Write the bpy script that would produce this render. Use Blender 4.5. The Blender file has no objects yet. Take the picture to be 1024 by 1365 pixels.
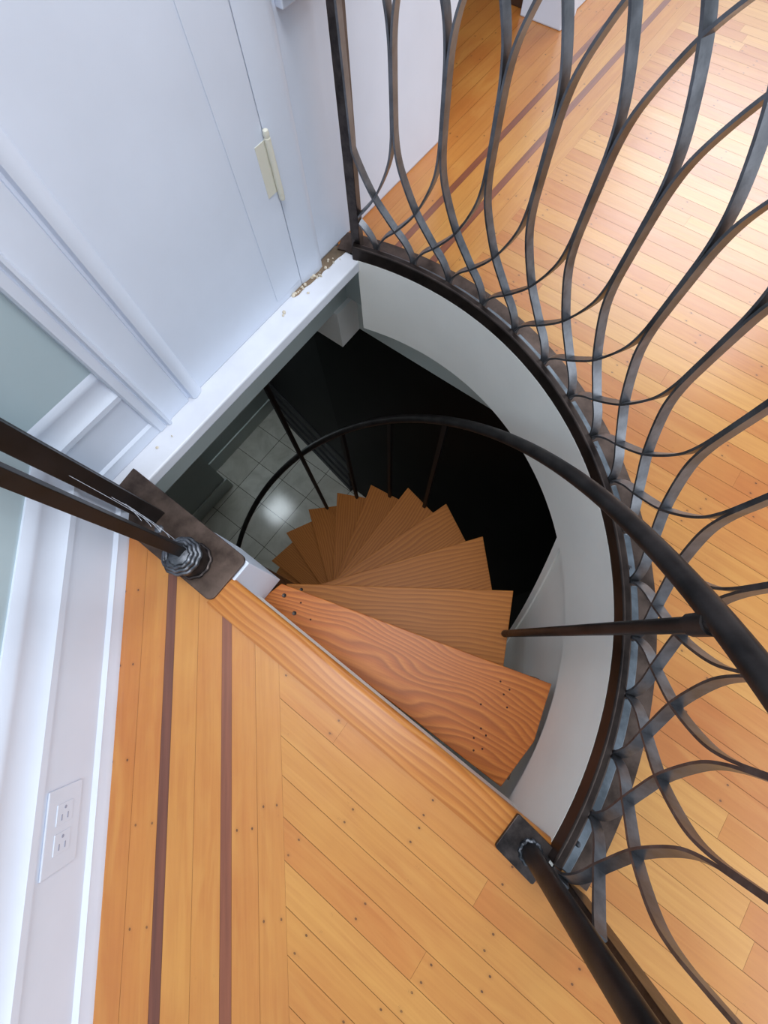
import bpy, bmesh, math, random
from mathutils import Vector, Matrix
random.seed(7)
C = bpy.context.scene.collection
sc = bpy.context.scene
PI = math.pi
rad = math.radians

# ------------------------------------------------------------ camera, light, exposure
cam_d = bpy.data.cameras.new('camera')
cam_d.sensor_fit = 'VERTICAL'; cam_d.sensor_height = 36; cam_d.sensor_width = 36
cam_d.lens = 562.4 / 1365 * 36
cam_d.clip_start = 0.02; cam_d.clip_end = 60
cam = bpy.data.objects.new('camera', cam_d); C.objects.link(cam)
_r = Vector((0.800, 0.600, -0.024)).normalized()
_b = Vector((0.194, -0.221, 0.956)).normalized()
_u = _b.cross(_r).normalized(); _r = _u.cross(_b)
cam.matrix_world = Matrix(((_r.x, _u.x, _b.x, 0.411), (_r.y, _u.y, _b.y, 0.085), (_r.z, _u.z, _b.z, 0.85), (0, 0, 0, 1)))
sc.camera = cam
sc.view_settings.view_transform = 'Standard'
sc.view_settings.look = 'None'
sc.view_settings.gamma = 1
sc.view_settings.exposure = 0.12
w = bpy.data.worlds.new('daylight'); sc.world = w; w.use_nodes = True
w.node_tree.nodes['Background'].inputs[0].default_value = (0.74, 0.86, 1.0, 1)
w.node_tree.nodes['Background'].inputs[1].default_value = 0.60

def area(name, loc, target, sx, sy, power, col):
    d = bpy.data.lights.new(name, 'AREA'); d.shape = 'RECTANGLE'; d.size = sx; d.size_y = sy
    d.energy = power; d.color = col
    o = bpy.data.objects.new(name, d); C.objects.link(o); o.location = loc
    o.rotation_euler = (Vector(target) - Vector(loc)).to_track_quat('-Z', 'Y').to_euler()
    return o
area('window_daylight', (0.4, 4.6, 2.2), (0.4, 1.0, 0.2), 2.4, 1.9, 88, (0.93, 0.96, 1.0))
area('side_window_daylight', (3.5, 0.7, 1.5), (-0.3, 0.5, 0.2), 2.4, 1.6, 41, (0.88, 0.94, 1.0))
area('stairwell_fill_light', (0.35, 0.25, 2.6), (0.2, 0.3, -1.0), 0.9, 0.9, 36, (0.97, 0.98, 1.0))  # added overhead fill that brightens the stairwell; no actual lamp hangs here
area('lower_window_daylight', (-1.93, 0.52, -1.45), (-1.0, 0.42, -2.9), 0.32, 0.42, 6.0, (0.82, 0.93, 1.0))
area('lower_room_fill', (-0.6, -1.0, -0.5), (-1.0, 0.4, -3.0), 0.7, 0.5, 1.3, (1.0, 0.96, 0.9))  # added fill that lifts the lower treads, no visible source

# ------------------------------------------------------------ helpers
def link(o, parent=None):
    C.objects.link(o)
    if parent: o.parent = parent
    return o
def obj(name, bm, m, parent=None, loc=None, rotz=0, smooth=False, bevel=0, sharp=35):
    me = bpy.data.meshes.new(name)
    bmesh.ops.recalc_face_normals(bm, faces=bm.faces)
    bm.to_mesh(me); bm.free()
    if m: me.materials.append(m)
    o = link(bpy.data.objects.new(name, me), parent)
    if loc: o.location = loc
    o.rotation_euler = (0, 0, rotz)
    if smooth:
        me.shade_smooth()
        try: me.set_sharp_from_angle(angle=rad(sharp))
        except Exception: pass
    if bevel:
        b = o.modifiers.new('bevel', 'BEVEL'); b.width = bevel; b.segments = 2; b.limit_method = 'ANGLE'
    return o
def tag(o, label, cat, group=None):
    o['label'] = label; o['category'] = cat
    if group: o['group'] = group
    return o
def thing(name, label, cat, loc=(0, 0, 0), group=None):
    o = link(bpy.data.objects.new(name, None)); o.location = loc; o.empty_display_size = 0.05
    return tag(o, label, cat, group)
def struct(name, bm, m, parent=None, **k):
    o = obj(name, bm, m, parent, **k)
    if parent is None: o['kind'] = 'structure'
    return o
def B(): return bmesh.new()
def box(bm, x0, x1, y0, y1, z0, z1, M=None):
    vs = [Vector((x, y, z)) for x in (x0, x1) for y in (y0, y1) for z in (z0, z1)]
    if M: vs = [M @ v for v in vs]
    v = [bm.verts.new(p) for p in vs]
    for f in ((0, 1, 3, 2), (4, 6, 7, 5), (0, 4, 5, 1), (2, 3, 7, 6), (0, 2, 6, 4), (1, 5, 7, 3)):
        bm.faces.new([v[i] for i in f])
    return bm
def prism(bm, pts, z0, z1):
    a = [bm.verts.new((x, y, z0)) for x, y in pts]; b = [bm.verts.new((x, y, z1)) for x, y in pts]
    n = len(pts)
    bm.faces.new(a[::-1]); bm.faces.new(b)
    for i in range(n): bm.faces.new((a[i], a[(i+1) % n], b[(i+1) % n], b[i]))
    return bm
def sweep(bm, pts, prof, ups=None, closed=False, caps=True):
    """prof: list of (side, up) pairs swept along pts; ups gives the up direction per point."""
    n = len(pts); rings = []
    for i, p in enumerate(pts):
        t = (pts[min(i+1, n-1)] - pts[max(i-1, 0)]).normalized()
        u = ups[i] if ups else Vector((0, 0, 1))
        if abs(t.dot(u)) > 0.98: u = Vector((1, 0, 0))
        s = t.cross(u).normalized(); u2 = s.cross(t).normalized()
        rings.append([bm.verts.new(p + s*a + u2*b) for a, b in prof])
    m = len(prof)
    for i in range(n-1):
        for j in range(m):
            bm.faces.new((rings[i][j], rings[i][(j+1) % m], rings[i+1][(j+1) % m], rings[i+1][j]))
    if caps:
        bm.faces.new(rings[0][::-1]); bm.faces.new(rings[-1])
    return bm
def circ(r, n=14): return [(r*math.cos(2*PI*k/n), r*math.sin(2*PI*k/n)) for k in range(n)]
def tube(bm, a, b, r, n=14): return sweep(bm, [Vector(a), Vector(b)], circ(r, n))
def lathe(bm, prof, n=28, M=None):
    rings = []
    for r, z in prof:
        ring = []
        for k in range(n):
            p = Vector((r*math.cos(2*PI*k/n), r*math.sin(2*PI*k/n), z))
            ring.append(bm.verts.new(M @ p if M else p))
        rings.append(ring)
    for i in range(len(rings)-1):
        for k in range(n):
            bm.faces.new((rings[i][k], rings[i][(k+1) % n], rings[i+1][(k+1) % n], rings[i+1][k]))
    bm.faces.new(rings[0][::-1]); bm.faces.new(rings[-1])
    return bm
def arcbox(bm, r0, r1, a0, a1, z0, z1, n=60, zf=None):
    """ring segment between radii; a in degrees; z0/z1 numbers or functions of the angle"""
    f0 = z0 if callable(z0) else (lambda a: z0); f1 = z1 if callable(z1) else (lambda a: z1)
    rings = []
    for i in range(n+1):
        a = a0 + (a1-a0)*i/n; c, s = math.cos(rad(a)), math.sin(rad(a))
        rings.append([bm.verts.new((r*c, r*s, z)) for r, z in ((r0, f0(a)), (r1, f0(a)), (r1, f1(a)), (r0, f1(a)))])
    for i in range(n):
        for j in range(4):
            bm.faces.new((rings[i][j], rings[i][(j+1) % 4], rings[i+1][(j+1) % 4], rings[i+1][j]))
    bm.faces.new(rings[0][::-1]); bm.faces.new(rings[-1])
    return bm

# ------------------------------------------------------------ materials
class N:
    def __init__(s, name):
        s.m = bpy.data.materials.new(name); s.m.use_nodes = True
        s.t = s.m.node_tree; s.b = s.t.nodes['Principled BSDF']
    def n(s, typ, **k):
        q = s.t.nodes.new('ShaderNode'+typ)
        for a, v in k.items(): setattr(q, a, v)
        return q
    def l(s, a, b): s.t.links.new(a, b)
    def val(s, sock, v):
        if hasattr(v, 'is_output') or hasattr(v, 'links'): s.l(v, sock)
        else: sock.default_value = v
    def math(s, op, a, b=0.0, c=None):
        q = s.n('Math', operation=op); s.val(q.inputs[0], a); s.val(q.inputs[1], b)
        if c is not None: s.val(q.inputs[2], c)
        return q.outputs[0]
    def mix(s, f, a, b, typ='MIX'):
        q = s.n('Mix', data_type='RGBA', blend_type=typ); s.val(q.inputs[0], f); s.val(q.inputs[6], a); s.val(q.inputs[7], b)
        return q.outputs[2]
    def ramp(s, f, stops):
        q = s.n('ValToRGB'); s.l(f, q.inputs[0]); e = q.color_ramp.elements
        while len(e) < len(stops): e.new(0.5)
        for x, (p, c) in zip(e, stops):
            x.position = p; x.color = c if len(c) == 4 else (*c, 1)
        return q.outputs[0]
    def noise(s, vec, scale, detail=4, rough=0.55, dist=0.0):
        q = s.n('TexNoise'); q.inputs['Scale'].default_value = scale; q.inputs['Detail'].default_value = detail
        q.inputs['Roughness'].default_value = rough; q.inputs['Distortion'].default_value = dist
        if vec: s.l(vec, q.inputs['Vector'])
        return q.outputs[0]
    def comb(s, x, y, z):
        q = s.n('CombineXYZ'); s.val(q.inputs[0], x); s.val(q.inputs[1], y); s.val(q.inputs[2], z); return q.outputs[0]
    def bump(s, h, st, d=0.001):
        q = s.n('Bump'); q.inputs['Strength'].default_value = st; q.inputs['Distance'].default_value = d
        s.l(h, q.inputs['Height']); s.l(q.outputs[0], s.b.inputs['Normal'])
def sr(r, g, b):
    f = lambda c: ((c/255+0.055)/1.055)**2.4 if c > 10 else c/255/12.92
    return (f(r), f(g), f(b), 1)

def paint(name, col, rough=0.45, var=0.04, bump=0.15):
    k = N(name); tc = k.n('TexCoord').outputs['Object']
    n1 = k.noise(tc, 6, 5)
    d = tuple(c*(1-var*2.2) for c in col[:3]) + (1,)
    k.l(k.ramp(n1, [(0.3, d), (0.7, col)]), k.b.inputs['Base Color'])
    k.b.inputs['Roughness'].default_value = rough
    k.bump(k.noise(tc, 90, 3), bump, 0.0006)
    return k.m
def steel(name, c1, c2, metallic=0.85, rough=0.38, scale=30):
    k = N(name); tc = k.n('TexCoord').outputs['Object']
    n1 = k.noise(tc, scale, 6, 0.6)
    k.l(k.ramp(n1, [(0.35, c1), (0.65, c2)]), k.b.inputs['Base Color'])
    k.b.inputs['Metallic'].default_value = metallic
    r = k.n('MapRange'); k.l(k.noise(tc, scale*2, 3), r.inputs[0]); r.inputs[3].default_value = rough-0.1; r.inputs[4].default_value = rough+0.14
    k.l(r.outputs[0], k.b.inputs['Roughness'])
    k.bump(k.noise(tc, scale*6, 3), 0.25, 0.0006)
    return k.m

def plank_mat(name):
    """UV: u along the board, v across from its middle (metres); attribute 'plank' = (tone, dark strip, seed)."""
    k = N(name)
    uv = k.n('UVMap').outputs[0]; sp = k.n('SeparateXYZ'); k.l(uv, sp.inputs[0]); u, v = sp.outputs[0], sp.outputs[1]
    at = k.n('Attribute', attribute_name='plank'); sa = k.n('SeparateColor'); k.l(at.outputs['Color'], sa.inputs[0])
    tone, kind, seed = sa.outputs[0], sa.outputs[1], sa.outputs[2]
    so = k.math('MULTIPLY', seed, 37.0)
    gv = k.comb(k.math('MULTIPLY', u, 3.2), k.math('MULTIPLY', v, 70.0), so)
    g = k.noise(gv, 1.6, 6, 0.6, 0.6)
    wv = k.comb(k.math('MULTIPLY', u, 1.3), k.math('MULTIPLY', v, 9.0), so)
    g2 = k.noise(wv, 3.0, 3, 0.5, 1.2)
    base = k.ramp(tone, [(0.0, sr(182, 108, 48)), (0.35, sr(190, 120, 56)), (0.7, sr(196, 134, 64)), (1.0, sr(206, 150, 78))])
    base = k.mix(k.math('MULTIPLY', k.math('SUBTRACT', g, 0.35), 1.1), base, sr(164, 92, 38), 'MIX')
    base = k.mix(k.math('MULTIPLY', k.math('SUBTRACT', g2, 0.5), 1.3), base, sr(212, 158, 80), 'MIX')
    geo = k.n('TexCoord').outputs['Object']
    mot = k.noise(geo, 5.0, 5, 0.6)
    base = k.mix(k.math('MULTIPLY', k.math('SUBTRACT', mot, 0.42), 1.0), base, sr(206, 150, 70))
    # walnut strips
    dk = k.ramp(k.noise(gv, 1.6, 5), [(0.3, sr(92, 52, 40)), (0.7, sr(118, 68, 50))])
    lk = k.ramp(k.noise(gv, 1.6, 5), [(0.3, sr(118, 66, 46)), (0.7, sr(142, 82, 56))])
    base = k.mix(k.math('GREATER_THAN', kind, 0.4), base, lk)
    base = k.mix(k.math('GREATER_THAN', kind, 0.8), base, dk)
    # nail holes: pairs at regular distances along the board
    per = 0.145
    uu = k.math('ADD', u, k.math('MULTIPLY', k.math('MULTIPLY', seed, k.math('LESS_THAN', kind, 0.1)), 1.7))
    cell = k.math('FLOOR', k.math('DIVIDE', uu, per))
    wn = k.n('TexWhiteNoise', noise_dimensions='2D'); k.l(k.comb(cell, so, 0.0), wn.inputs['Vector'])
    ws = k.n('SeparateColor'); k.l(wn.outputs['Color'], ws.inputs[0])
    fu = k.math('SUBTRACT', k.math('MODULO', k.math('ADD', uu, 100*per), per), per*0.5)
    du = k.math('ADD', fu, k.math('MULTIPLY', k.math('SUBTRACT', ws.outputs[0], 0.5), 0.022))
    dv = k.math('SUBTRACT', k.math('ABSOLUTE', v), 0.0135)
    dv = k.math('ADD', dv, k.math('MULTIPLY', k.math('SUBTRACT', ws.outputs[1], 0.5), 0.004))
    d = k.math('SQRT', k.math('ADD', k.math('MULTIPLY', k.math('MULTIPLY', du, du), 0.6), k.math('MULTIPLY', dv, dv)))
    on = k.math('GREATER_THAN', ws.outputs[2], k.math('ADD', 0.45, k.math('MULTIPLY', tone, 0.3)))
    hole = k.math('LESS_THAN', d, k.math('MULTIPLY', on, 0.0017))
    base = k.mix(k.math('MULTIPLY', hole, 0.8), base, sr(52, 30, 20))
    halo = k.math('SUBTRACT', 1.0, k.math('MINIMUM', k.math('DIVIDE', d, 0.006), 1.0))
    base = k.mix(k.math('MULTIPLY', k.math('MULTIPLY', halo, on), 0.22), base, sr(110, 62, 34))
    k.l(base, k.b.inputs['Base Color'])
    rg = k.n('MapRange'); k.l(g2, rg.inputs[0]); rg.inputs[3].default_value = 0.24; rg.inputs[4].default_value = 0.42
    k.l(rg.outputs[0], k.b.inputs['Roughness'])
    k.b.inputs['Coat Weight'].default_value = 0.35; k.b.inputs['Coat Roughness'].default_value = 0.22
    k.bump(g, 0.12, 0.0006)
    return k.m
def oak(name, cdark, cmid, clight, wavy=1.0, rough=0.36, stretch=26):
    """oak with the grain along the object's x axis"""
    k = N(name); tc = k.n('TexCoord').outputs['Object']; sp = k.n('SeparateXYZ'); k.l(tc, sp.inputs[0])
    oi = k.n('ObjectInfo').outputs['Random']
    x, y = sp.outputs[0], sp.outputs[1]
    seed = k.math('MULTIPLY', oi, 31.0)
    warp = k.noise(k.comb(k.math('MULTIPLY', x, 2.2), k.math('MULTIPLY', y, 6.0), seed), 1.0, 2, 0.4)
    ring = k.math('ADD', k.math('MULTIPLY', y, 70.0), k.math('MULTIPLY', warp, 12.0*wavy))
    ring = k.math('ADD', ring, k.math('MULTIPLY', x, 2.2*wavy))
    fine = k.noise(k.comb(k.math('MULTIPLY', x, 8.0), k.math('MULTIPLY', y, 160.0), seed), 1.5, 5, 0.65)
    s = k.math('FRACT', k.math('ADD', ring, k.math('MULTIPLY', fine, 0.35)))
    col = k.ramp(s, [(0.0, clight), (0.4, cmid), (0.8, cdark), (1.0, clight)])
    col = k.mix(0.25, col, cmid)
    col = k.mix(k.math('MULTIPLY', k.math('SUBTRACT', fine, 0.42), 1.2), col, cdark)
    big = k.noise(k.comb(k.math('MULTIPLY', x, 2.0), k.math('MULTIPLY', y, 5.0), seed), 1.2, 2)
    col = k.mix(k.math('MULTIPLY', big, 0.45), col, cmid)
    k.l(col, k.b.inputs['Base Color']); k.b.inputs['Roughness'].default_value = rough
    k.b.inputs['Coat Weight'].default_value = 0.06; k.b.inputs['Coat Roughness'].default_value = 0.3
    k.b.inputs['Specular IOR Level'].default_value = 0.32
    k.bump(fine, 0.15, 0.0005)
    return k.m
def tile_mat():
    k = N('lower_tile'); tc = k.n('TexCoord').outputs['Object']; sp = k.n('SeparateXYZ'); k.l(tc, sp.inputs[0])
    T = 0.306
    fx = k.math('ABSOLUTE', k.math('SUBTRACT', k.math('MODULO', k.math('ADD', sp.outputs[0], 1.38+40*T), T), 0.0))
    fy = k.math('MODULO', k.math('ADD', sp.outputs[1], -0.335+40*T), T)
    gx = k.math('LESS_THAN', fx, 0.006); gy = k.math('LESS_THAN', fy, 0.006)
    g = k.math('MAXIMUM', gx, gy)
    cell = k.comb(k.math('FLOOR', k.math('DIVIDE', k.math('ADD', sp.outputs[0], 1.38+40*T), T)), k.math('FLOOR', k.math('DIVIDE', k.math('ADD', sp.outputs[1], -0.335+40*T), T)), 0.0)
    wn = k.n('TexWhiteNoise'); k.l(cell, wn.inputs['Vector'])
    n1 = k.noise(tc, 5, 6, 0.6, 0.8)
    col = k.ramp(n1, [(0.3, sr(186, 184, 172)), (0.6, sr(216, 214, 204))])
    col = k.mix(k.math('MULTIPLY', wn.outputs['Value'], 0.35), col, sr(170, 165, 150))
    col = k.mix(g, col, sr(110, 105, 98))
    k.l(col, k.b.inputs['Base Color']); k.b.inputs['Roughness'].default_value = 0.16
    return k.m

M_floor = plank_mat('fir_planks')
M_sub = paint('floor_seam', sr(112, 66, 38), 0.8)
M_white = paint('white_trim_paint', sr(220, 228, 243), 0.35, 0.03)
M_ledge = paint('ledge_paint', sr(228, 231, 240), 0.45, 0.08, 0.3)
M_teal = paint('teal_wall_paint', sr(188, 207, 214), 0.5, 0.03)
M_well = paint('stairwell_plaster', sr(236, 235, 230), 0.6, 0.03)
M_lowwall = paint('lower_wall_paint', sr(176, 186, 184), 0.6, 0.03)
M_lowtrim = paint('lower_trim_paint', sr(200, 208, 204), 0.5, 0.03)
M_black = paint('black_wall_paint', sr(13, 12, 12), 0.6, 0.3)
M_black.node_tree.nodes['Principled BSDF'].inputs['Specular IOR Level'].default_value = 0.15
M_slat = paint('dark_skirting_paint', sr(28, 28, 31), 0.6, 0.3)
M_plaster = paint('crumbled_plaster', sr(224, 212, 192), 0.9, 0.2, 0.6)
M_shadow = oak('shadow_slab_tone', sr(40, 26, 20), sr(60, 40, 30), sr(80, 54, 40))  # dark tone standing in for shadow, for the slab beyond the doorway
M_hole = paint('nail_hole_dark', sr(62, 30, 18), 0.9)
M_gap = paint('dark_gap_filler', sr(150, 128, 104), 0.9, 0.4, 0.6)
M_oakT1 = oak('red_oak_top_tread', sr(132, 66, 20), sr(180, 98, 34), sr(204, 128, 56), 1.35, 0.42)
M_oak = oak('oak_treads', sr(140, 78, 26), sr(178, 106, 38), sr(194, 126, 54), 0.6, 0.55)
M_nose = oak('oak_nosing', sr(150, 84, 34), sr(184, 114, 50), sr(200, 138, 70), 0.5, 0.34)
M_steel = steel('dark_wrought_steel', sr(96, 97, 101), sr(124, 126, 131), 0.8, 0.36)
M_dark = steel('blackened_steel', sr(46, 42, 42), sr(84, 76, 74), 0.85, 0.36)
M_brown = steel('brown_stained_steel', sr(62, 50, 44), sr(100, 84, 76), 0.75, 0.4, 18)
M_blue = steel('bare_blue_steel', sr(92, 98, 104), sr(130, 138, 146), 0.9, 0.36, 22)
M_bal = paint('black_baluster_paint', sr(16, 15, 16), 0.6, 0.3)
M_bar = steel('brown_black_upright_steel', sr(22, 19, 18), sr(38, 32, 31), 0.3, 0.45, 16)
M_weld = steel('weld_bead_steel', sr(56, 58, 62), sr(118, 122, 130), 0.85, 0.38, 40)
M_ring = steel('brown_ring_steel', sr(38, 32, 31), sr(70, 60, 56), 0.75, 0.36, 14)
M_rail = steel('black_handrail_steel', sr(36, 34, 35), sr(58, 54, 54), 0.6, 0.42, 26)
M_hinge = paint('cream_hinge_paint', sr(226, 224, 210), 0.4)
M_plug = paint('outlet_plastic', sr(220, 228, 243), 0.35)
M_slot = paint('outlet_slot', sr(160, 166, 188), 0.5)
M_tile = tile_mat()
M_web = paint('cobweb', sr(190, 195, 205), 0.8)
M_screw = steel('screw_steel', sr(50, 46, 44), sr(86, 80, 76), 0.8, 0.4)

# ------------------------------------------------------------ upper floor
RH = 0.85                       # cut edge of the boards, hidden under the steel ring plate
NB = Vector((0.733, 0.680)); TB = Vector((0.680, -0.733))   # slanted wall: normal, direction along it
fb = B(); uvl = fb.loops.layers.uv.new('UVMap'); col = fb.loops.layers.float_color.new('plank')
def quad(pts, uvs, c):
    if len(pts) < 3: return
    f = fb.faces.new([fb.verts.new((x, y, 0)) for x, y in pts])
    for lp, q in zip(f.loops, uvs): lp[uvl].uv = q; lp[col] = c
GAP = 0.00035
def yboards(y0, y1, w, lo, hi, samples=6, blen=1.3):
    """boards that run along X between lo(y) and hi(y), end joints every so often"""
    y = y0
    while y < y1 - 1e-6:
        yb = min(y + w, y1); a, b = y+GAP, yb-GAP; vm = (a+b)/2
        ys = [a + (b-a)*i/samples for i in range(samples+1)]
        x = min(lo(q) for q in ys); xe = max(hi(q) for q in ys)
        cut = x + random.uniform(0.15, blen)
        while x < xe:
            c = (random.random(), 0.0, random.random(), 1)
            for i in range(samples):
                l0, l1 = max(lo(ys[i]), x), max(lo(ys[i+1]), x)
                h0, h1 = min(hi(ys[i]), cut-GAP), min(hi(ys[i+1]), cut-GAP)
                if l0 >= h0 and l1 >= h1: continue
                l0 = min(l0, h0); l1 = min(l1, h1)
                quad([(l0, ys[i]), (h0, ys[i]), (h1, ys[i+1]), (l1, ys[i+1])],
                     [(l0, ys[i]-vm), (h0, ys[i]-vm), (h1, ys[i+1]-vm), (l1, ys[i+1]-vm)], c)
            x = cut; cut += random.uniform(0.7, blen)
        y = yb
BL = lambda y: (0.135 - 0.680*y)/0.733
yboards(-0.078-0.0466*60, -0.078, 0.0466, BL, lambda y: 3.4, 2)
inner = lambda y: max(0.023, math.sqrt(max(0.0, RH*RH - y*y))) if y < RH else 0.023
yboards(-0.078, -0.078+0.0466*95, 0.0466, inner, lambda y: 3.4, 6)
# slanted border along the left wall, with a walnut and a brown strip
tones = [0.25, 0.35, 0, 0.55, 0.45, 0, 0.4, 0.5]
ds = [-0.185, -0.131, -0.085, -0.067, -0.021, 0.026, 0.045, 0.090, 0.135]
for i in range(8):
    d0, d1 = ds[i]+GAP*0.6, ds[i+1]-GAP*0.6; dm = (d0+d1)/2
    kind = 1.0 if i == 2 else (0.6 if i == 5 else 0.0)
    def at(d, yy=None, t=None):
        if yy is not None: t = (yy - NB.y*d)/TB.y
        p = NB*d + TB*t; return (p.x, p.y), t
    end = -0.05
    p0, t0 = at(d0, yy=end); p1, t1 = at(d1, yy=end); q0, u0 = at(d0, t=3.2); q1, u1 = at(d1, t=3.2)
    c = (tones[i], kind, 0.1*i, 1)
    quad([p0, q0, q1, p1], [(t0, d0-dm), (u0, d0-dm), (u1, d1-dm), (t1, d1-dm)], c)
# border along the door wall
xs = [-0.305, -0.26, -0.2175, -0.176, -0.158, -0.116, -0.075, -0.056, -0.016, 0.023]
for i in range(9):
    a, b = xs[i]+GAP*0.6, xs[i+1]-GAP*0.6; m = (a+b)/2
    kind = 0.6 if i in (3, 6) else 0.0
    ya = math.sqrt(RH*RH-a*a); yb = math.sqrt(RH*RH-b*b)
    if i < 2: ya = yb = 0.80
    c = ([.3, .45, .4, 0, .6, .85, 0, .55, .7][i], kind, 0.07*i+0.3, 1)
    quad([(a, ya), (b, yb), (b, 4.3), (a, 4.3)], [(ya, a-m), (yb, b-m), (4.3, b-m), (4.3, a-m)], c)
x = -0.305
while x > -1.6:                  # boards of the room beyond the doorway
    a, b = x-0.0466+GAP, x-GAP; c = (random.random()*0.3, 0, random.random(), 1)
    quad([(a, 0.9), (b, 0.9), (b, 4.3), (a, 4.3)], [(0.9, -.022), (0.9, .022), (4.3, .022), (4.3, -.022)], c)
    x -= 0.0466
floor = struct('floor', fb, M_floor)

# subfloor under the boards (dark seams show between them), with the same hole
sb = B()
def strip(y0, y1, lo, n):
    for i in range(n):
        a, b = y0+(y1-y0)*i/n, y0+(y1-y0)*(i+1)/n
        vs = [sb.verts.new(p) for p in ((lo(a), a, -0.002), (3.4, a, -0.002), (3.4, b, -0.002), (lo(b), b, -0.002))]
        sb.faces.new(vs)
strip(-0.06, 0.80, lambda y: math.sqrt(max(0, 0.84**2-y*y)), 60)
strip(0.80, 0.85, lambda y: math.sqrt(max(0, 0.84**2-y*y)) if y < 0.84 else -0.3, 30)
for x0, x1, y0, y1 in ((-1.6, 3.4, 0.85, 4.3), (-1.6, 3.4, -2.87, -0.06)):
    vs = [sb.verts.new(p) for p in ((x0, y0, -0.002), (x1, y0, -0.002), (x1, y1, -0.002), (x0, y1, -0.002))]; sb.faces.new(vs)
for k in range(12):
    x0 = -0.3 + 0.3*k/12; x1 = x0+0.025
    vs = [sb.verts.new((x0, math.sqrt(0.84**2-x0*x0), -0.002)), sb.verts.new((x1, math.sqrt(0.84**2-x1*x1), -0.002)), sb.verts.new((x1, 0.85, -0.002)), sb.verts.new((x0, 0.85, -0.002))]
    sb.faces.new(vs)
sub = obj('subfloor', sb, M_sub); sub.parent = floor

# oak nosing board at the edge of the landing
nb = B(); prof = [(-0.080, -0.022), (-0.080, 0.0035), (-0.026, 0.0035), (-0.018, 0.0015), (-0.0135, -0.004), (-0.0125, -0.011), (-0.0145, -0.018), (-0.019, -0.022)]
A = [nb.verts.new((0.0, y, z)) for y, z in prof]; Bv = [nb.verts.new((0.756, y, z)) for y, z in prof]
nb.faces.new(A); nb.faces.new(Bv[::-1])
for i in range(len(prof)): nb.faces.new((A[i], A[(i+1) % 8], Bv[(i+1) % 8], Bv[i]))
struct('trim_1', nb, M_nose, loc=(0.068, 0, 0), smooth=True, sharp=50)
struct('trim_5', box(B(), 0.068, 0.82, -0.075, -0.030, -0.22, -0.0225), M_well)

# ------------------------------------------------------------ walls of the landing
XW = -0.300
wb = B()
box(wb, XW-0.10, XW, 0.60, 1.30, -0.002, 2.3)
o = struct('wall_door_side', wb, M_white, bevel=0.008)
o = struct('wall_beyond_doorway', box(B(), XW-0.10, XW, 1.97, 4.3, 0, 2.3), M_white)
struct('baseboard_beyond_doorway', box(B(), XW, XW+0.018, 1.99, 4.3, 0, 0.16), M_white, bevel=0.004)
cb = B(); box(cb, XW-0.115, XW+0.022, 1.90, 1.985, 0.0, 2.2); box(cb, XW-0.12, XW+0.03, 1.895, 1.992, 0, 0.17)
struct('trim_6', cb, M_white, bevel=0.004)
# short trim high on the wall next to the casing
cb = B(); box(cb, XW, XW+0.022, 0.735, 1.295, 0.468, 0.50); box(cb, XW, XW+0.016, 0.735, 1.295, 0.455, 0.468); box(cb, XW, XW+0.028, 0.735, 1.295, 0.50, 0.512)
struct('trim_7', cb, M_white, bevel=0.002)

struct('shadow_slab', box(B(), -1.25, XW-0.125, 1.93, 1.965, 0.0, 2.1), M_shadow, bevel=0.003)  # added dark slab in place of the shadow beyond the doorway
struct('side_room_light_block', box(B(), -1.65, -1.6, 0.9, 4.3, 0, 2.3), M_white)  # unseen wall, added to block light from the side room
struct('side_room_light_block_top', box(B(), -1.65, XW-0.10, 0.9, 4.3, 2.3, 2.35), M_white)  # unseen lid, added so the side room floor stays in shade
# door slab, hinge, casing
dr = struct('door_1', box(B(), XW-0.03, XW+0.009, 0.252, 0.6415, -0.0005, 2.1), M_white, bevel=0.002)
gb = B(); box(gb, XW+0.009, XW+0.0108, 0.552, 0.638, 0.02, 2.08)
st = obj('stile', gb, M_white, dr, bevel=0.001)
hb = B(); tube(hb, (XW+0.017, 0.641, 0.232), (XW+0.017, 0.641, 0.330), 0.0062)
for z in (0.226, 0.336):
    lathe(hb, [(0.0015, -0.008), (0.005, -0.006), (0.0062, 0), (0.005, 0.006), (0.0015, 0.008)], 12, Matrix.Translation((XW+0.017, 0.641, z)))
box(hb, XW+0.009, XW+0.0118, 0.612, 0.640, 0.236, 0.326)
h = obj('hinge', hb, M_hinge, dr, smooth=True); h['label'] = 'cream painted butt hinge'
csb = B()
pr_ = [(0.643, 0.0), (0.643, 0.008), (0.655, 0.012), (0.700, 0.016), (0.716, 0.014), (0.724, 0.004), (0.726, 0.0)]
a = [csb.verts.new((XW+d, y, -0.0005)) for y, d in pr_]; b = [csb.verts.new((XW+d, y, 2.15)) for y, d in pr_]
csb.faces.new(a); csb.faces.new(b[::-1])
for i in range(len(pr_)): csb.faces.new((a[i], a[(i+1) % len(a)], b[(i+1) % len(a)], b[i]))
struct('trim_8', csb, M_white, smooth=True, sharp=60)

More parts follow.
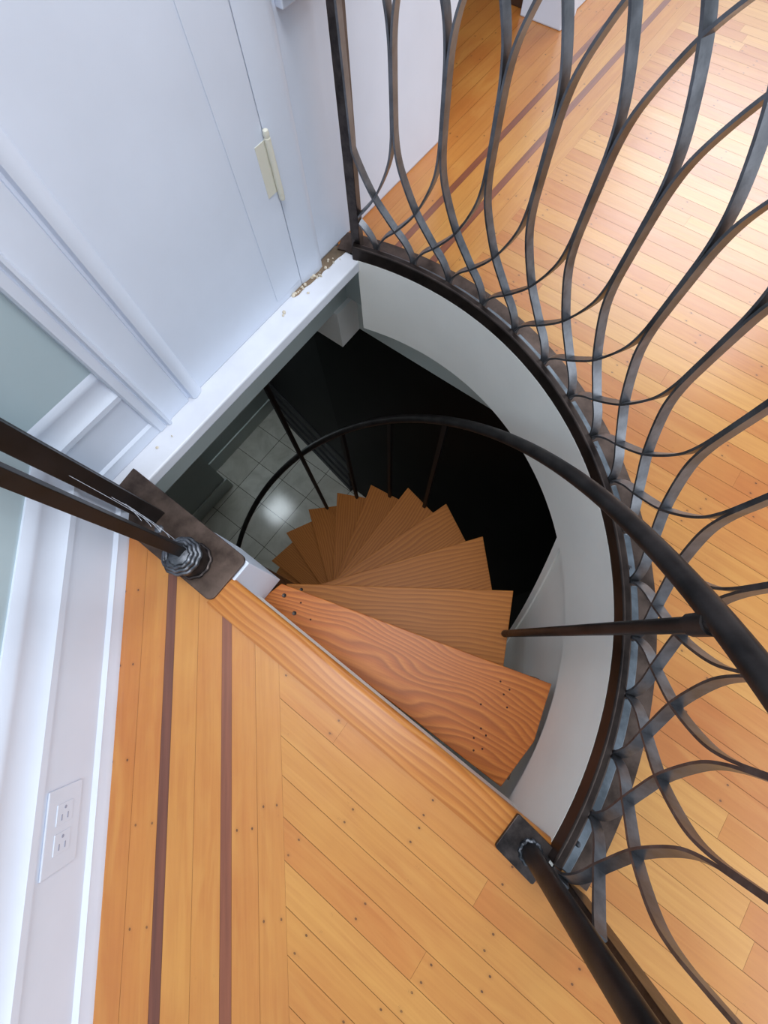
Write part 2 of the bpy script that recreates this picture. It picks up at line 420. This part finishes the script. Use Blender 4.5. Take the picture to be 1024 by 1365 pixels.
# moulded casing to the left of the door: two beads with a flat between
def vprofile(name, pts, z0, z1, m):
    q = B(); a = [q.verts.new((XW+d, y, z0)) for y, d in pts]; b = [q.verts.new((XW+d, y, z1)) for y, d in pts]
    q.faces.new(a); q.faces.new(b[::-1])
    for i in range(len(pts)): q.faces.new((a[i], a[(i+1) % len(a)], b[(i+1) % len(a)], b[i]))
    return struct(name, q, m, smooth=True, sharp=40)
vprofile('trim_9', [(0.128, -0.02), (0.130, 0.014), (0.134, 0.018), (0.150, 0.018), (0.153, 0.014), (0.158, 0.022), (0.164, 0.022), (0.167, 0.014), (0.172, 0.012),
    (0.228, 0.012), (0.231, 0.006), (0.236, 0.006), (0.239, 0.019), (0.246, 0.022), (0.262, 0.018), (0.268, 0.012), (0.270, -0.02)], 0.0, 2.2, M_white)
# teal wall in the corner and the slanted wall
struct('wall_corner', box(B(), XW-0.10, XW-0.006, -0.10, 0.129, 0, 2.3), M_teal)
def slant(bm, d0, d1, t0, t1, z0, z1):
    Mx = Matrix(((NB.x, TB.x, 0, 0), (NB.y, TB.y, 0, 0), (0, 0, 1, 0), (0, 0, 0, 1)))
    return box(bm, d0, d1, t0, t1, z0, z1, Mx)
struct('wall_left', slant(B(), -0.30, -0.198, -0.134, 3.2, 0, 2.3), M_teal)
bprof = [(-0.2, 0.0), (0.014, 0.0), (0.014, 0.012), (0.010, 0.026), (0.0105, 0.030), (0.004, 0.036), (0.004, 0.142), (0.008, 0.147), (0.008, 0.160), (0.003, 0.167),
         (-0.001, 0.178), (-0.005, 0.200), (-0.003, 0.208), (-0.003, 0.218), (-0.010, 0.232), (-0.2, 0.232)]
def hprofile(name, prof, P, D, T, t0, t1, m):
    q = B(); a = []; b = []
    for d, z in prof:
        dd = max(d, -0.05)
        p = Vector(P) + D*dd; a.append(q.verts.new((p.x+T.x*t0, p.y+T.y*t0, z))); b.append(q.verts.new((p.x+T.x*t1, p.y+T.y*t1, z)))
    q.faces.new(a); q.faces.new(b[::-1])
    for i in range(len(prof)): q.faces.new((a[i], a[(i+1) % len(a)], b[(i+1) % len(a)], b[i]))
    return struct(name, q, m, smooth=True, sharp=30)
hprofile('baseboard_left', bprof, NB*(-0.185), NB, TB, -0.134, 3.2, M_white)
bprof2 = [(d+0.002, z*0.9) for d, z in bprof]
hprofile('baseboard_corner', bprof2, (XW, 0), Vector((1, 0)), Vector((0, 1)), -0.06, 0.131, M_white)

# ledge at the foot of the door wall, edge of the opening
lb = B(); box(lb, XW-0.02, -0.221, -0.02, 0.793, -0.032, -0.001)
struct('trim_2', lb, M_ledge, bevel=0.004)
pl = B()
for k in range(26):                                   # crumbled plaster along the joint
    y = 0.60 + random.random()*0.165; s = random.uniform(0.002, 0.006)
    lathe(pl, [(s*0.3, -s*.5), (s, 0), (s*0.4, s*.6)], 5, Matrix.Translation((XW+0.012+random.random()*0.03*(y-0.58)*5, y, 0.001)) @ Matrix.Rotation(random.random()*3, 4, 'X'))
for y, x, s in ((0.548, -0.272, .006), (0.54, -0.268, .004), (0.63, -0.262, .004), (0.69, -0.272, .007), (0.10, -0.262, .004), (0.14, -0.255, .003)):
    lathe(pl, [(s*0.3, -s*.5), (s, 0), (s*0.4, s*.4)], 6, Matrix.Translation((x, y, 0.0)) @ Matrix.Rotation(y*30, 4, 'X'))
o = tag(obj('plaster_crumbs', pl, M_plaster), 'loose cream plaster crumbs along the foot of the white door wall', 'debris'); o['kind'] = 'stuff'
gp = B(); pts = []
for i in range(15):
    y = 0.60 + 0.19*i/14; pts.append((XW+0.020+random.uniform(-.002, .003)+0.012*(i/14), y))
for i in range(14):
    (xa, ya), (xb, yb) = pts[i], pts[i+1]
    prism(gp, [(XW-0.002, ya), (xa, ya), (xb, yb), (XW-0.002, yb)], -0.001, 0.0006)
struct('trim_10', gp, M_gap)

# ------------------------------------------------------------ stairwell lining
wl = B(); arcbox(wl, 0.815, 0.835, -4.5, 106.0, -0.245, 0.0, 90)
struct('wall_stairwell', wl, M_well, smooth=True, sharp=40)
def low(a): return max(-2.9, -0.235 - (43.5-a)*0.0338)
wl = B(); arcbox(wl, 0.826, 0.850, -16, 43.5, low, -0.240, 50)
struct('wall_stairwell_lower', wl, M_well, smooth=True, sharp=40)
wl = B(); arcbox(wl, 0.819, 0.8255, -16, 43.2, lambda a: low(a)-0.0, lambda a: min(-0.246, low(a)+0.07), 50)
struct('trim_3', wl, M_well, smooth=True, sharp=40)
# beam and stub above the lower room
bb = B(); box(bb, -0.34, 1.3, 0.872, 1.0, -0.40, -0.246); 
struct('trim_4', bb, M_lowtrim)
bb = B(); box(bb, -2.0, -0.325, 0.775, 0.872, -0.40, -0.246)
struct('trim_11', bb, M_well)
# ceiling of the lower room (underside of the landing)
cl = B()
box(cl, -2.2, -0.34, -1.6, 1.5, -0.25, -0.10)
box(cl, -0.34, 1.6, -1.6, -0.082, -0.30, -0.22)
box(cl, -0.34, 1.6, 0.86, 1.6, -0.246, -0.10)
box(cl, 0.86, 1.6, -0.3, 0.9, -0.246, -0.10)
for a0 in range(0, 90, 6):
    a1 = a0+6; R = 0.84
    prism(cl, [(R*math.cos(rad(a0)), R*math.sin(rad(a0))), (0.90, min(0.9, 0.90*math.tan(rad(a0)))) if a0 < 45 else (0.90/math.tan(rad(a0)), 0.90),
               (0.90, 0.90*math.tan(rad(a1))) if a1 <= 45 else (0.90/math.tan(rad(a1)) if a1 < 90 else 0.0, 0.90), (R*math.cos(rad(a1)), R*math.sin(rad(a1)))][::1], -0.24, -0.10)
box(cl, -0.34, 0.0, 0.845, 0.9, -0.24, -0.10)
struct('ceiling_lower', cl, M_lowwall)

# ------------------------------------------------------------ lower room
ZL = -3.01
struct('floor_lower', box(B(), -2.2, 1.6, -1.6, 1.6, ZL-0.05, ZL), M_tile)
struct('wall_lower_left', box(B(), -2.15, -1.985, 0.26, 1.6, ZL, -0.25), M_lowwall)
struct('wall_lower_pier', box(B(), -2.15, -1.750, -1.6, 0.30, ZL, -0.25), M_lowwall)
struct('baseboard_lower_left', box(B(), -1.985, -1.968, 0.30, 1.22, ZL, ZL+0.17), M_lowtrim, bevel=0.004)
struct('baseboard_lower_pier', box(B(), -1.750, -1.733, -1.6, 0.317, ZL, ZL+0.17), M_lowtrim, bevel=0.004)
struct('wall_lower_front', box(B(), -2.15, 1.6, -1.65, -1.55, ZL, -0.25), M_lowwall)
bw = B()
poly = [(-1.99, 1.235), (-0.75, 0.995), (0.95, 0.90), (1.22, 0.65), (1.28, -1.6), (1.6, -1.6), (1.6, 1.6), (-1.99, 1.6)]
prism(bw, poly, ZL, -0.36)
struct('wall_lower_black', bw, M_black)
# dark stepped skirting at the foot of the black wall
sk = B(); dx, dy = 1.24, -0.24; L = math.hypot(dx, dy); ux, uy = dx/L, dy/L
Mx = Matrix(((ux, -uy, 0, -1.99), (uy, ux, 0, 1.235), (0, 0, 1, 0), (0, 0, 0, 1)))
for z0, z1, d in ((ZL, ZL+0.10, 0.045), (ZL+0.12, ZL+0.26, 0.035), (ZL+0.29, ZL+0.42, 0.022), (ZL+0.46, ZL+0.60, 0.012)):
    box(sk, 0.12, L, -d, 0.02, z0, z1, Mx)
struct('baseboard_lower_black', sk, M_slat, bevel=0.003)

# ------------------------------------------------------------ spiral staircase
H = 0.25075
stair = thing('spiral_staircase', 'wooden spiral staircase with black curved handrail winding down through the floor opening', 'staircase')
def ang(k): return 16.64 + 18.244*(k-1)
def tread_mesh(k):
    q = B()
    if k == 1:
        pts = [(0.072, -0.043), (0.791, -0.024), (0.803, 0.10), (0.772, 0.233), (0.089, 0.024)]
        a = rad(ang(1)); rot = lambda p: (p[0]*math.cos(a)+p[1]*math.sin(a), -p[0]*math.sin(a)+p[1]*math.cos(a))
        prism(q, [rot(p) for p in pts], -0.030, 0.0)
    else:
        R = 0.756; c = rad(-21)
        prism(q, [(0.035, 0.0), (0.03, -0.045), (R*math.cos(c), R*math.sin(c)), (R, 0.0)], -0.030, 0.0)
    return q
t2 = None
for k in range(1, 13):
    nm = 'tread'
    if k == 1:
        t = obj(nm, tread_mesh(1), M_oakT1, stair, bevel=0.002); t['label'] = 'reddish wavy-grained top tread'
    elif k == 2:
        t = t2 = obj(nm, tread_mesh(2), M_oak, stair, bevel=0.002)
    else:
        t = t2.copy(); C.objects.link(t); t.parent = stair
    t.location = (0, 0, -H*k); t.rotation_euler = (0, 0, rad(ang(k)))
    for sx, sy in (((0.112, -0.028), (0.155, -0.06)) if k == 1 else ((0.085, -0.018),)):
        s = obj('screw', lathe(B(), [(0.0055, -0.002), (0.0055, 0.0012), (0.0048, 0.002), (0.001, 0.0012)], 14), M_screw, t); s.location = (sx, sy, 0)
    bk = obj('bracket', box(B(), 0.05, 0.74, -0.085, -0.055, -0.045, -0.030), M_dark, t)
    if k == 1:
        nh = [(.690, -.035), (.705, -.060), (.715, -.045), (.72, -.085), (.66, -.100), (.675, -.15), (.69, -.16), (.665, -.175), (.69, -.19), (.672, -.2), (.20, -.06), (.16, -.03)]
        for hx, hy in nh:
            e = obj('nail_hole', lathe(B(), [(0.0026, -0.001), (0.0024, 0.0003), (0.0008, 0.0004)], 8), M_hole, t); e.location = (hx, hy, 0)
        ed = B(); box(ed, 0.0, 0.012, 0.0, 0.24, -0.075, -0.030)
        e = obj('stringer_end', ed, M_brown, t); e.location = (0.762, -0.235, 0); e.rotation_euler = (0, 0, rad(-3))
obj('center_pole', lathe(B(), [(0.028, ZL), (0.028, -0.016)], 24), M_dark, stair, smooth=True)
# handrail: a rising helix
pts = []; ups = []
for i in range(150):
    a = 230 - (230 - (-3.8))*i/149
    zz = 0.3134 + (28.39 - a)*0.013745
    pts.append(Vector((0.756*math.cos(rad(a)), 0.756*math.sin(rad(a)), zz))); ups.append(Vector((0, 0, 1)))
obj('handrail', sweep(B(), pts, circ(0.0155, 16), ups), M_rail, stair, smooth=True, sharp=60)
for k in (2, 5, 6, 7, 8, 11):
    a = ang(k) - 10.3; R0 = 0.733; x, y = R0*math.cos(rad(a)), R0*math.sin(rad(a))
    zt = 0.3134 + (28.39 - a)*0.013745; R1 = 0.752
    q = B(); x1, y1 = R1*math.cos(rad(a)), R1*math.sin(rad(a))
    top = zt if k != 8 else -0.26
    if k == 8: x1, y1 = x, y
    r = 0.0105 if k == 2 else 0.0085
    sweep(q, [Vector((x, y, -H*k-0.03)), Vector((x1, y1, top))], [(-r, -r), (r, -r), (r, r), (-r, r)] if k != 2 else circ(r, 12), [Vector((1, 0, 0))]*2)
    o = obj('baluster', q, M_rail if k == 2 else M_bal, stair, smooth=(k == 2), sharp=60)
    if k == 8: o['label'] = 'tall post running up to the ceiling'
    if k == 2:
        g = B(); sweep(g, [Vector((x1, y1, zt-0.045)), Vector((x1, y1, zt-0.012))], circ(0.014, 12), [Vector((1, 0, 0))]*2)
        obj('collar', g, M_rail, o, smooth=True, sharp=60)

# white block between the newel plate and the top tread
struct('trim_12', box(B(), -0.06, 0.081, -0.050, 0.030, -0.249, -0.002), M_white, bevel=0.002)

# ------------------------------------------------------------ newel at the inner corner
newel = thing('newel_post', 'brown steel newel on a rounded base plate at the inner corner of the opening', 'post', (0, 0, 0))
def rrect(x0, x1, y0, y1, r, n=5):
    p = []
    for cx, cy, a in ((x1-r, y1-r, 0), (x0+r, y1-r, 90), (x0+r, y0+r, 180), (x1-r, y0+r, 270)):
        for i in range(n+1):
            t = rad(a+90*i/n); p.append((cx+r*math.cos(t), cy+r*math.sin(t)))
    return p
q = B(); rr = rrect(-0.272, 0.076, -0.074, 0.034, 0.014)
prism(q, rr[:6] + [(-0.262, 0.034), (-0.257, -0.0175), (-0.2165, -0.0175), (-0.165, -0.074)] + rr[18:], -0.001, 0.009)
obj('base_plate', q, M_brown, newel, bevel=0.0015)
NX, NY = -0.008, -0.034
q = B(); lathe(q, [(0.033, 0.009), (0.033, 0.058), (0.031, 0.066)], 32, Matrix.Translation((NX, NY, 0)))
obj('collar', q, M_dark, newel, smooth=True)
def weld(cx, cy, z, R, r, nm=40):
    q = B(); pts = []
    for i in range(nm+1):
        a = 2*PI*i/nm; rr = R + 0.0012*math.sin(a*11)
        pts.append(Vector((cx+rr*math.cos(a), cy+rr*math.sin(a), z+0.0012*math.sin(a*7))))
    return sweep(q, pts, circ(r, 8), caps=False)
for z, R_, r_ in ((0.012, 0.034, 0.004), (0.062, 0.034, 0.0045), (0.069, 0.029, 0.0045), (0.074, 0.023, 0.0045)):
    obj('weld_bead', weld(NX, NY, z, R_, r_), M_weld if z > .05 else M_dark, newel, smooth=True)
q = B(); lathe(q, [(0.030, 0.060), (0.026, 0.074), (0.012, 0.078)], 28, Matrix.Translation((NX, NY, 0)))
obj('collar_cap', q, M_weld, newel, smooth=True)
q = B(); box(q, -0.022, -0.002, -0.036, -0.0165, 0.07, 1.15); obj('upright', q, M_bar, newel, bevel=0.001)
for xx, ya, yb in ((-0.250, -0.0165, -0.0115), (-0.197, -0.041, -0.006), (-0.166, -0.037, -0.001), (-0.135, -0.030, 0.003)):
    q = B(); box(q, xx-0.005, xx+0.005, ya, yb, 0.009, 1.15)
    obj('flat_bar', q, M_bar, newel, bevel=0.001)
q = B()
for k in range(3): lathe(q, [(0.010, 0.0), (0.008, 0.004), (0.002, 0.006)], 10, Matrix.Translation((-0.115-0.03*k, -0.030+0.004*k, 0.008)))
obj('weld_spatter', q, M_weld, newel, smooth=True)
q = B()
for k, (z1, z2, s) in enumerate(((0.10, 0.62, 0.03), (0.06, 0.5, 0.05), (0.03, 0.30, 0.02), (0.05, 0.42, 0.035), (0.02, 0.16, 0.015))):
    pts = []
    for i in range(24):
        t = i/23; pts.append(Vector((-0.05-0.13*t-0.01*k, -0.024+0.006*math.sin(PI*t), 0.03+z1*t+(z2-z1)*t*t+s*math.sin(PI*t)*-1+0.02*k)))
    sweep(q, pts, circ(0.00045, 4))
tag(obj('cobweb', q, M_web), 'thin grey cobweb strands strung along the flat bars above the newel base', 'cobweb')

# ------------------------------------------------------------ handrail end post at the landing edge
hp = thing('handrail_post', 'round dark steel post welded to a small square plate on the landing nosing', 'post', (0.790, -0.049, 0))
q = B(); prism(q, rrect(-0.048, 0.030, -0.034, 0.031, 0.004, 2), 0.0035, 0.011); obj('base_plate', q, M_dark, hp, rotz=rad(-6), bevel=0.001)
q = B(); lathe(q, [(0.0155, 0.008), (0.0155, 0.745), (0.012, 0.762)], 24); obj('pipe', q, M_rail, hp, smooth=True)
obj('weld_bead', weld(0, 0, 0.012, 0.0165, 0.004), M_weld, hp, smooth=True)

# ------------------------------------------------------------ curved wrought iron balustrade
bal = thing('curved_balustrade', 'curved wrought iron balustrade of interlaced flat bars around the stair opening', 'railing')
obj('inner_ring', arcbox(B(), 0.8155, 0.832, -2.6, 107.0, -0.010, 0.036, 110), M_ring, bal, smooth=True, sharp=40, bevel=0.0035)
o = obj('ring_plate', arcbox(B(), 0.8325, 0.893, -2.6, 110.2, 0.001, 0.0055, 110), M_brown, bal, smooth=True, sharp=40); o['label'] = 'brown stained flat floor ring'
S = 7.05; A0 = 102.76
node = lambda i: A0 - S*i
q0 = None
for i in range(15):
    a1, a0 = node(i)-0.45, node(i+1)+0.45
    o = obj('infill_plate', arcbox(B(), 0.8325, 0.857, a0, a1, 0.0056, 0.011, 8), M_blue, bal, smooth=True, sharp=40, bevel=0.0015)
    o['label'] = 'bare blue-grey steel infill strip'
for (a, r) in ((99.2, 0.840), (34.2, 0.844), (0.6, 0.845), (69.0, 0.841), (52.0, 0.843)):
    q = B(); lathe(q, [(0.0045, 0.0), (0.0045, 0.004), (0.002, 0.006)], 10, Matrix.Translation((r*math.cos(rad(a)), r*math.sin(rad(a)), 0.0105)))
    obj('bolt', q, M_weld, bal, smooth=True)
key = [(0.0, 0.010), (0.02, 0.028), (0.10, 0.050), (0.27, 0.074), (0.5, 0.096), (0.75, 0.124), (1.0, 0.158), (1.23, 0.203), (1.40, 0.248), (1.468, 0.29), (1.481, 0.335)]
key = key + [(u_, 0.69 - z_ + 0.04) for u_, z_ in reversed(key)]
def catmull(P, n=6):
    out = []
    for i in range(len(P)-1):
        p0, p1, p2, p3 = P[max(i-1, 0)], P[i], P[i+1], P[min(i+2, len(P)-1)]
        for s in range(n):
            t = s/n
            out.append(tuple(0.5*((2*b)+(-a+c)*t+(2*a-5*b+4*c-d)*t*t+(-a+3*b-3*c+d)*t*t*t) for a, b, c, d in zip(p0, p1, p2, p3)))
    out.append(P[-1]); return out
curve = catmull(key)
def Rz(z): return 0.832 - 0.05*max(0.0, min(z, 0.72)-0.12)
def strap(i, sgn):
    """flat bar bent the easy way; sgn=+1 leans to larger angles"""
    q = B(); rings = []; pts = []
    for u_, z_ in curve:
        a = node(i) + sgn*S*u_
        if 105.6 < a < 106.4 and z_ > 0.2: a = 105.6      # runs up along the end post
        if -3.4 <= a <= 105.75: pts.append((a, z_))
        elif pts: break
    if len(pts) < 4: return None
    W, T = 0.019, 0.0021
    n = len(pts)
    for j, (a, z_) in enumerate(pts):
        a_, b_ = pts[max(j-1, 0)], pts[min(j+1, n-1)]
        R = Rz(z_); tx, tz = rad(b_[0]-a_[0])*R, b_[1]-a_[1]; L = math.hypot(tx, tz) or 1
        nx, nz = -tz/L, tx/L
        ring = []
        for rr, s in ((R, -1), (R+W, -1), (R+W, 1), (R, 1)):
            th = rad(a) + nx*T*s/R
            ring.append(q.verts.new((rr*math.cos(th), rr*math.sin(th), z_ + nz*T*s)))
        rings.append(ring)
    for j in range(n-1):
        for m in range(4): q.faces.new((rings[j][m], rings[j][(m+1) % 4], rings[j+1][(m+1) % 4], rings[j+1][m]))
    q.faces.new(rings[0][::-1]); q.faces.new(rings[-1])
    return obj('strap', q, M_steel, bal, smooth=True, sharp=40)
for i in range(16):
    strap(i, +1); strap(i, -1)
strap(-1, -1)
# end posts and top rail
ca, sa = math.cos(rad(106.5)), math.sin(rad(106.5))
Mx = Matrix(((ca, -sa, 0, 0.843*ca), (sa, ca, 0, 0.843*sa), (0, 0, 1, 0), (0, 0, 0, 1)))
obj('end_post', box(B(), -0.012, 0.012, -0.0115, 0.0115, 0.005, 0.74, Mx), M_dark, bal, bevel=0.001)
obj('end_post', box(B(), 0.858, 0.898, -0.064, -0.046, 0.001, 0.74), M_dark, bal, bevel=0.001)
obj('top_rail', arcbox(B(), 0.797, 0.832, -4.2, 107.2, 0.728, 0.742, 100), M_dark, bal, smooth=True, sharp=40)

# ------------------------------------------------------------ outlet on the slanted baseboard
F = NB*(-0.185+0.004)
ot = thing('wall_outlet', 'white double electrical outlet in the tall baseboard of the left wall', 'outlet', (F.x+TB.x*0.435, F.y+TB.y*0.435, 0.10))
ot.rotation_euler = (0, 0, math.atan2(TB.y, TB.x))       # local x along the wall, local -y... into the room is +y
Mo = Matrix.Rotation(0, 4, 'Z')
q = B(); box(q, -0.056, 0.056, 0.0, 0.0032, -0.035, 0.035); obj('cover_plate', q, M_plug, ot, bevel=0.0012)
for sx in (-0.0195, 0.0195):
    q = B(); box(q, sx-0.014, sx+0.014, 0.003, 0.0042, -0.0165, 0.0165); rc = obj('receptacle', q, M_plug, ot, bevel=0.0008)
    for zz in (-0.0062, 0.0062):
        q = B(); box(q, sx+0.001, sx+0.009, 0.0041, 0.0046, zz-0.0011, zz+0.0011); obj('slot', q, M_slot, rc)
    q = B(); lathe(q, [(0.0024, 0), (0.0024, 0.0005)], 12, Matrix.Translation((sx-0.0075, 0.0041, 0)) @ Matrix.Rotation(-PI/2, 4, 'X')); obj('ground_hole', q, M_slot, rc)
